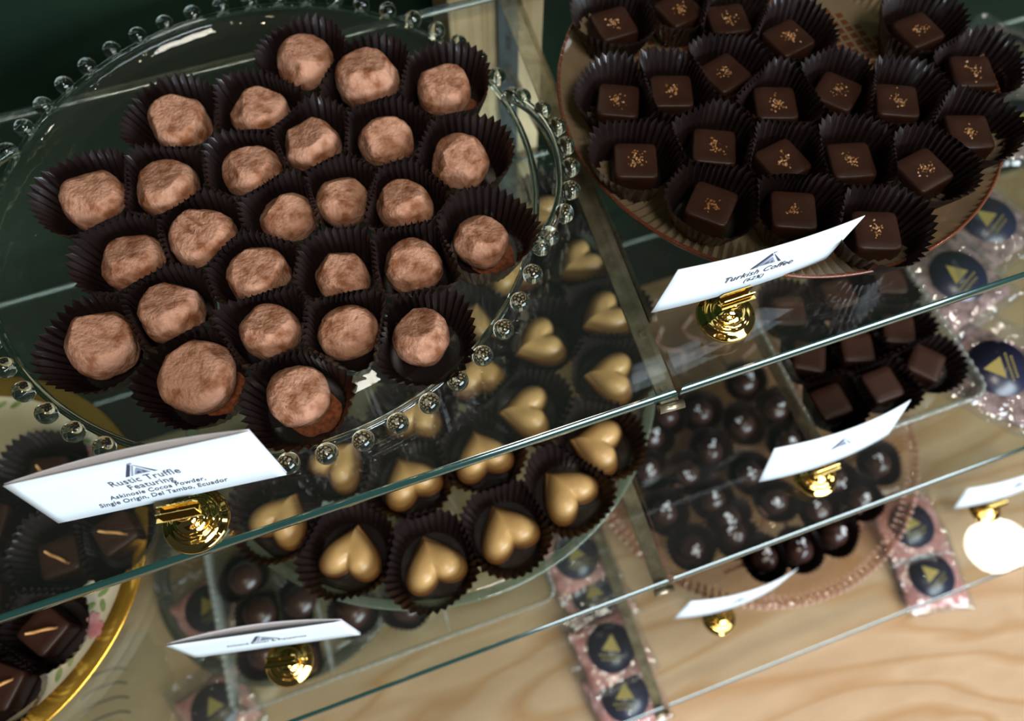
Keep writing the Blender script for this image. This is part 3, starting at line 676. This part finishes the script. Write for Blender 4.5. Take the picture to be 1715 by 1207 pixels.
# ------------------------------------------------------------------ porcelain plate with peel-topped squares (shelf two)
GX, GY = -368.0, 80.3
z0 = Z2
pl5 = root('gilt_porcelain_plate', (GX, GY, z0))
b = MB(); b.lathe([(0, 3), (90, 3), (94, 3.5), (98, 4.6), (109.2, 9.2), (110, 8.5), (100, 3.4), (92, 1.2), (70, 0.3), (0, 0.3)], 120, mis=[0, 0, 0, 1, 1, 0, 0, 0, 0]); b.build('plate_dish', ['porcelain', 'gilt'], pl5)
def zpl(r): return 3.08 if r < 90 else (3.08 + (r - 90) * 0.125 if r < 94 else (3.6 + (r - 94) * 0.275 if r < 98 else 4.7 + (r - 98) * 0.41))
def painted_rose(deg, r0, s_=1.0):
    a = math.radians(deg)
    for k in range(3):
        b = MB(); rr = r0 + (-5, 4, 0)[k] * s_; aa = a + (-6, 3, 7)[k] * s_ / r0; rad = (4.6, 5.0, 3.6)[k] * s_
        cx_, cy_ = rr * math.cos(aa), rr * math.sin(aa)
        P = [(cx_ + rad * (1 + 0.18 * math.sin(5 * t)) * math.cos(t), cy_ + rad * (1 + 0.18 * math.sin(5 * t)) * math.sin(t)) for t in [2 * PI * j / 20 for j in range(20)]]
        V = [(px, py, zpl(math.hypot(px, py)) + 0.12 * (k + 1)) for px, py in P] + [(cx_, cy_, zpl(rr) + 0.12 * (k + 1))]
        mesh('painted_petal', V, [(20, j, (j + 1) % 20) for j in range(20)], 'petal', pl5)
    for k, (dr, da) in enumerate(((-9, -11), (3, -15), (-8, 12), (2, 15), (-2, 22), (4, -24))):
        rr = r0 + dr * s_ * 0.7; aa = a + da * s_ / r0; cx_, cy_ = rr * math.cos(aa), rr * math.sin(aa); d = aa + PI / 2 + (0.6 if k % 2 else -0.6)
        V = []
        for t in [2 * PI * j / 12 for j in range(12)]:
            lx, ly = 3.8 * s_ * math.cos(t), 1.7 * s_ * math.sin(t)
            px, py = cx_ + lx * math.cos(d) - ly * math.sin(d), cy_ + lx * math.sin(d) + ly * math.cos(d); V.append((px, py, zpl(math.hypot(px, py)) + 0.14))
        V.append((cx_, cy_, zpl(rr) + 0.2)); mesh('painted_leaf', V, [(12, j, (j + 1) % 12) for j in range(12)], 'leaf', pl5)
for dg in (-42, 22, 78, -8, 120): painted_rose(dg, 91 if dg != 22 else 90, 0.95 if dg != -8 else 0.5)
tag(pl5, 'cream porcelain plate with a gilt rim and painted pink roses', 'plate')
PE_SAY = ['peel-topped square at the rear behind the long white card', 'peel-topped square with a diagonal orange strip, plate middle', 'peel-topped square half under the corner of the long card', 'peel-topped square in front of the shelf edge', 'peel-topped square at the lowest corner of the porcelain plate', 'shaded peel-topped square at the far side, rear', 'peel-topped square at the far side beside the middle one']
for i, (x, y) in enumerate(PEEL):
    up = max(0.0, math.hypot(x - GX, y - GY) - 80) * 0.17
    cup(x, y, Z2 + 3.4 + up, 'paper cup of the ' + PE_SAY[i], 'paper cups on the porcelain plate', rb=16.5, rt=26.0, h=19, nb=near(PEEL, i, 60), seed=400 + i, fit=0.56)
    o = rounded_square('peel_chocolate', x, y, Z2 + 4.0 + up, 0.3 * i - 0.25, 20.5, 13.0)
    tag(o, PE_SAY[i], 'chocolate', 'peel topped chocolates on the porcelain plate')
    b = MB(); b.tube([(-6, 5.2, 13.6), (-3, 2.0, 14.2), (0, -0.6, 14.1), (2.6, -3.2, 14.2), (5, -6.0, 13.7)], [0.6, 0.9, 0.8, 0.9, 0.6], 8)
    q = b.build('orange_peel_strip', 'peel', o); q['label'] = 'candied orange peel strip'

# ------------------------------------------------------------------ brass card stands and name cards
def holder(x, y, z, yaw, tilt, lean, label):
    r = root('brass_card_stand', (x, y, z + 0.1), yaw)
    b = MB(); b.lathe([(0, 0), (12.5, 0), (12.6, 1.0), (12.0, 1.9), (10.6, 2.3), (10.0, 3.4), (9.2, 3.9), (8.4, 3.6), (7.9, 4.6), (6.6, 5.1), (6.2, 4.8), (5.8, 6.0), (4.2, 6.8), (2.4, 7.6), (1.9, 9.2)], 64); b.build('stepped_base', 'brass', r)
    b = MB(); b.lathe([(1.9, 9.0), (1.7, 10.5), (2.8, 11.6), (3.4, 13.0), (2.9, 14.4), (1.6, 15.3), (1.4, 16.2), (0, 16.4)], 32); b.build('neck', 'brass', r)
    mt = Matrix.Translation(Vector((0, 0, 16.2)) * S) @ Matrix.Rotation(-tilt, 4, 'Y') @ Matrix.Rotation(-lean, 4, 'X')
    b = MB(); b.box(-7.6, 7.6, -1.4, 1.4, -0.6, 0.2); b.box(-7.6, 7.6, -1.6, -1.1, 0.0, 2.9); bevel(b.build('clip_front', 'brass', r, smooth=False, mtx=mt), 0.15, 1)
    b = MB(); P = [(-7.6, 0), (7.6, 0), (8.0, 2.4), (6.8, 3.9), (-6.8, 3.9), (-8.0, 2.4)]
    b.add([(px, 0.9, pz) for px, pz in P] + [(px, 1.5, pz) for px, pz in P], [(5, 4, 3, 2, 1, 0), (6, 7, 8, 9, 10, 11)] + [(i, (i + 1) % 6, 6 + (i + 1) % 6, 6 + i) for i in range(6)])
    b.build('clip_back', 'brass', r, smooth=False, mtx=mt)
    b = MB(); b.box(-8.4, 8.4, -3.2, -1.5, -0.4, 0.1); b.build('clip_lip', 'brass', r, smooth=False, mtx=mt)
    tag(r, label, 'card stand', 'brass card stands')
def card(q, lines, label, fold=False, bend=0.0, logo=(0, 0.68, 1.0)):
    x, y, z, yaw, lean, h, tw = q
    X = Vector((math.cos(yaw), math.sin(yaw), tw)).normalized()
    U0 = Vector((-math.sin(yaw) * math.sin(lean), math.cos(yaw) * math.sin(lean), math.cos(lean)))
    Nn = X.cross(U0).normalized() * -1            # +Y local = behind the card
    U_ = X.cross(-Nn).normalized() * -1
    if U_.dot(U0) < 0: U_ = -U_
    Y = U_.cross(X).normalized()
    mt = Matrix(((X.x, Y.x, U_.x, x * S), (X.y, Y.y, U_.y, y * S), (X.z, Y.z, U_.z, z * S), (0, 0, 0, 1)))
    r = root('name_card', (0, 0, 0), mtx=mt)
    W = 88.9; n = 24
    def sheet(nm, y0, mat, bow, hh, th=0.35):
        V = []; F = []
        for s_ in (0, 1):
            for j in range(5):
                for k in range(n + 1):
                    u = -1 + 2 * k / n; v = j / 4
                    V.append((u * W / 2, y0 + bow(u, v) + s_ * th, v * hh))
        m = (n + 1) * 5
        for j in range(4):
            for k in range(n):
                a = j * (n + 1) + k; F.append((a, a + 1, a + n + 2, a + n + 1)); F.append((m + a, m + a + n + 1, m + a + n + 2, m + a + 1))
        for k in range(n):
            F.append((k, m + k, m + k + 1, k + 1)); a = 4 * (n + 1) + k; F.append((a, a + 1, m + a + 1, m + a))
        for j in range(4):
            a = j * (n + 1); F.append((a, a + n + 1, m + a + n + 1, m + a)); a += n; F.append((a, m + a, m + a + n + 1, a + n + 1))
        return mesh(nm, V, F, mat, r)
    bw = lambda u, v: bend * (u * u)
    sheet('card_front', -0.2, 'card', bw, h)
    if fold: sheet('card_back', 0.5, 'card_back', lambda u, v: 3.4 * (1 - u * u) * v * v + 0.15, h * 1.0)
    for (txt, px, pz, size, shear) in lines:
        fc = bpy.data.curves.new('printed_line', 'FONT'); fc.body = txt; fc.size = size * S; fc.align_x = 'CENTER'; fc.extrude = 0.00003; fc.space_character = 1.08; fc.offset = 0.00004; fc.shear = shear
        fc.materials.append(M['ink'])
        tmp = bpy.data.objects.new('tmp_line', fc); COL.objects.link(tmp)
        me = bpy.data.meshes.new_from_object(tmp.evaluated_get(bpy.context.evaluated_depsgraph_get())); bpy.data.objects.remove(tmp)
        if not me.materials: me.materials.append(M['ink'])
        o = bpy.data.objects.new('printed_line', me); COL.objects.link(o); o.parent = r
        o.location = Vector((px, -0.32, pz)) * S; o.rotation_euler = (PI / 2, 0, 0); o['label'] = 'printed lettering'
    lx, lz, ls = logo; lz = lz * h
    b = MB()
    def tri(P, mi): 
        V = [(lx + px * ls, -0.3, lz + pz * ls) for px, pz in P]; b.add(V + [(v[0], -0.36, v[2]) for v in V], [tuple(range(len(P))), tuple(range(2 * len(P) - 1, len(P) - 1, -1))], mi)
    tri([(-6.5, 0), (-4.6, 0), (0.2, 7.0), (-0.6, 8.2)], 0); tri([(-0.4, 8.4), (0.3, 7.4), (1.6, 8.0), (1.2, 8.6)], 1)
    tri([(-3.9, 0), (-3.0, 0), (1.0, 6.4), (0.5, 6.9)], 1); tri([(0.9, 7.2), (1.5, 6.2), (6.6, 0.2), (8.2, 0)], 0)
    tri([(-2.2, 0.4), (5.2, 0.3), (1.4, 5.0), (0.4, 4.0)], 1); tri([(-1.0, 1.0), (1.6, 1.0), (1.2, 2.6), (0, 2.2)], 0); tri([(2.2, 0.9), (3.9, 0.9), (2.4, 2.8)], 0)
    o = b.build('mountain_logo', ['ink', 'ink_grey'], r, smooth=False); o['label'] = 'small triangular mountain logo'
    tag(r, label, 'name card', 'white name cards on the brass stands')
C1 = (-191.9, 17.3, 17.7, -0.18, 0.292, 27.5, 0.192)
C2 = (42.2, 27.8, 17.2, 0.071, 0.0, 29.0, -0.185)
C3 = (-202.75, -23.2, -122.2, -0.221, 0.176, 26.7, 0.166)
C4 = (109.8, -30.9, -121.2, 0.022, 0.285, 31.8, -0.12)
C5 = (70.5, -82.9, -285.0, -0.052, 0.176, 36.0, -0.227)
C6 = (310.7, -79.1, -282.0, -0.021, 0.282, 32.7, 0.066)
HP = [(-190.0, 12.4, Z1), (37.0, 25.4, Z1), (-202.5, -30.3, Z2), (107.5, -32.4, Z2), (65.7, -86.0, Z3), (300.8, -80.8, Z3)]
HS = ['brass card stand under the long printed card before the truffles', 'brass card stand before the ribbed pink plate', 'brass card stand on the middle shelf below the gold hearts', 'brass card stand in front of the tray of plain squares', 'small brass card stand on the bottom shelf before the rose plate', 'brass card stand on the bottom shelf beyond the rose plate']
for (x, y, z), c, s_ in zip(HP, (C1, C2, C3, C4, C5, C6), HS):
    holder(x, y + 0, z, c[3], c[6] * 0.8, c[4] * 0.6, s_)
card(C1, [('Rustic Truffle', 0, 14.4, 4.4, 0), ('Featuring', 0, 10.6, 4.2, 0), ('Askinosie Cocoa Powder,', 0, 7.3, 3.2, 0.25), ('Single Origin, Del Tambo, Ecuador', 0, 4.0, 3.2, 0.25)], 'long white folded name card reading Rustic Truffle', fold=True, logo=(0, 0.66, 0.82))
card(C2, [('Turkish Coffee', 0, 11.0, 5.2, 0), ('(62%)', 0, 6.6, 4.0, 0)], 'curled white name card reading Turkish Coffee', bend=2.0, logo=(0, 0.56, 1.05))
card(C3, [('Almond Butter & Pistachios', 0, 11.0, 3.4, 0.1)], 'flat-tilted white folded card below the gold hearts', fold=True, logo=(0, 0.52, 1.0))
card(C4, [], 'curled white card in front of the tray of plain squares', bend=4.0, logo=(0, 0.50, 0.95))
card(C5, [], 'curled white card before the rose plate on the bottom shelf', bend=5.0, logo=(0, 0.45, 0.9))
card(C6, [], 'white card beyond the rose plate, cut by the picture edge', bend=5.0, logo=(0, 0.45, 0.9))

# ------------------------------------------------------------------ cellophane packets with round dark labels
def packet(x, y, z, rot, tilt, fill, label, w=52, l=66, t=11, seed=0, lab_rot=0.0):
    r = root('candy_packet', (x, y, z), rot); r.rotation_euler = (tilt, 0, rot)
    rnd = random.Random(seed); off = Vector((seed * 3.1, seed * 1.7, 0))
    def pillow(ww, ll, tt, amp, nx=26, ny=32, edge=0.0):
        V = []; F = []
        for s_ in (1, -1):
            for j in range(ny + 1):
                for i_ in range(nx + 1):
                    u, v = -1 + 2 * i_ / nx, -1 + 2 * j / ny
                    k = ((1 - abs(u) ** 3) * (1 - abs(v) ** 3)) ** 0.45
                    f = noise.fractal(Vector((u * 3, v * 3, s_ * 2)) + off, 1.0, 2.0, 3)
                    V.append((u * ww / 2 * (1 + 0.02 * math.sin(v * 9)), v * ll / 2 * (1 + 0.015 * math.sin(u * 11)), tt / 2 + s_ * (tt / 2 * k * (1 + amp * 0.25 * f) + 0.15) + amp * f * 1.2 * (1 - k)))
        n = (nx + 1) * (ny + 1)
        for q in (0, 1):
            for j in range(ny):
                for i_ in range(nx):
                    a = q * n + j * (nx + 1) + i_; f_ = (a, a + 1, a + nx + 2, a + nx + 1); F.append(f_ if q == 0 else f_[::-1])
        return V, F
    V, F = pillow(w * 0.86, l * 0.72, t * 0.8, 1.0); mesh('candy_filling', [(a, b_ - l * 0.06, c + 1) for a, b_, c in V], F, fill, r)
    V, F = pillow(w, l, t, 1.3); o = mesh('cellophane_wrap', V, F, 'film', r, smooth=False); o['label'] = 'crinkled clear cellophane'
    b = MB(); b.lathe([(0, t + 0.9), (18, t + 0.7), (18, t + 0.45), (0, t + 0.6)], 48, c=(0, -l * 0.04, 0)); d = b.build('round_label', 'label', r); d['label'] = 'round dark navy label'
    b = MB(); zz = t + 1.1; c_, s_ = math.cos(lab_rot), math.sin(lab_rot)
    P = [(-7, -2), (7, -2), (0, 10)]; P = [(a * c_ - b_ * s_, a * s_ + b_ * c_ - l * 0.04) for a, b_ in P]
    b.prism(P, zz - 0.25, zz); g = b.build('gold_triangle', 'label_gold', d, smooth=False); g['label'] = 'gold triangle printed on the label'
    b = MB()
    for k in range(18):
        xx = -9 + (k % 9) * 2.1; yy = -6.2 if k < 9 else -9.2; Q = [(xx, yy), (xx + 1.1, yy), (xx + 1.1, yy + 1.3), (xx, yy + 1.3)]
        if k >= 9 and abs(xx) > 7: continue
        b.prism([(a * c_ - b_ * s_, a * s_ + b_ * c_ - l * 0.04) for a, b_ in Q], zz - 0.2, zz)
    g = b.build('gold_lettering', 'label_gold', d, smooth=False)
    tag(r, label, 'candy packet', 'cellophane candy packets')
    return r
PKL = ['pink candy packet rearmost in the row beside the lower bracket', 'pink candy packet whose gold triangle shows clearest, beside the bracket', 'pink candy packet third down, wrapped in a bright seam', 'pink candy packet nearest the front by the lowest bracket',
       'pink candy packet under the dotted rim of the rose plate', 'pink candy packet at the front corner beyond the rose plate', 'pink candy packet half under the long divided tray, rear', 'pink candy packet below the card with the fold, at the front']
for i, (x, y) in enumerate(BAGS_LOW):
    fl = 'pink_bark'
    packet(x, y, ZW + (0.6 if i not in (0, 2, 4, 6) else 10.5) , (0.10, 0.12, 0.1, 0.08, -0.12, -0.2, 0.35, 0.3)[i], (0.02, 0.05, 0.04, 0.0, 0.05, 0, 0.0, 0.0)[i], fl, PKL[i], w=58, l=62, t=9, seed=i + 3, lab_rot=(0, -0.2, -0.5, -0.4, 0.2, 0.6, 0, 0)[i])
PKM = ['mauve nut packet rearmost beside the ribbed pink plate', 'mauve nut packet with a dim gold triangle beyond the ribbed plate', 'mauve nut packet whose gold triangle points to the front']
PKM += ['mauve nut packet in the far rear corner of the middle shelf', 'mauve nut packet lying against the far rear one, partly under it']
for i, (x, y) in enumerate(BAGS_MID + [(398, 208), (362, 146)]):
    packet(x, y, Z2 + (0.6, 5.5, 0.6, 0.6, 7)[i], (0.3, 0.25, -0.9, 0.5, -0.2)[i], (0.0, 0.04, 0.06, 0.0, 0.03)[i], 'brown_bark', PKM[i], w=62, l=70, t=11, seed=i + 20, lab_rot=(0.2, 0.2, 2.2, 1.0, 0.6)[i])

# small extras on and under the bottom shelf
def ring_plate(x, y, z, R, label):
    r = root('round_glass_platter', (x, y, z))
    b = MB(); b.lathe([(0, 2), (R * 0.8, 2), (R * 0.9, 4), (R * 0.9, 2.8), (R * 0.8, 0.3), (0, 0.3)], 96); b.build('platter_dish', 'plate_glass', r)
    b = MB(); b.lathe([(R * 0.9, 3), (R * 0.95, 6.5), (R, 8), (R + 0.8, 6.5), (R * 0.96, 3), (R * 0.91, 1.5), (R * 0.9, 3)], 120); o = b.build('smoky_rim', 'smoke_glass', r); o['label'] = 'thick smoky rim'
    tag(r, label, 'platter')
ring_plate(-236.6, 80.5, ZW, 104, 'round glass platter with a smoky rim under the divided tray')
d = root('relish_dish', (-372, 4, Z3))
b = MB(); n = 160
def sc(r, z, a, k): return r * (1 + 0.03 * math.cos(a * 16) * (r > 20)), z + (1.2 * math.cos(a * 16) if r > 45 else 0)
b.lathe([(0, 2.5), (30, 2.5), (42, 6), (50, 12), (52, 15), (53, 14.5), (50.5, 10), (42, 4), (30, 0.3), (0, 0.3)], n, ribs=sc); b.build('scalloped_dish', 'plate_glass', d)
for k in range(5):
    b = MB(); P = [(-16 + 32 * j / 12 * 1.0, 20 - k * 10 + (3.5 * (1 - (abs(j - 6) / 6) ** 3)), 3.3) for j in range(13)]; b.tube(P, 0.7, 6); b.build('pressed_rib', 'smoke_glass', d)
tag(d, 'clear scalloped relish dish with pressed ribs beside the gilt plate', 'dish')

# ------------------------------------------------------------------ lamps of the shop
def lamp(name, x, y, z, r, mat, label, group=None):
    rt_ = root(name, (x, y, z))
    b = MB(); b.ball((0, 0, 0), r, 24, 16); b.build('bulb', mat, rt_)
    b = MB(); b.tube([(0, 0, r * 0.95), (0, 0, r * 0.95 + 300)], 3, 8); b.build('cord', 'dark_hole', rt_)
    tag(rt_, label, 'lamp', group)
lamp('globe_lamp', 1131, -166, 941, 62, 'globe', 'lit round globe lamp hanging from the ceiling')
sl = root('ceiling_string_lights', (0, -400, 1320))
for k in range(20):
    bx, by = -900 + (k % 5) * 400 + (k // 5) * 60, -20 - (k // 5) * 330
    b = MB(); b.ball((bx, by, -(k % 3) * 50), 13, 16, 10); b.build('warm_bulb', 'bulb', sl)
for k in range(4):
    b = MB(); b.tube([(-1100, -20 - k * 330, 30), (1100, -20 - k * 330, 30)], 2, 6); b.build('lamp_cable', 'dark_hole', sl)
tag(sl, 'strings of small warm bulbs hung under the shop ceiling', 'string lights')
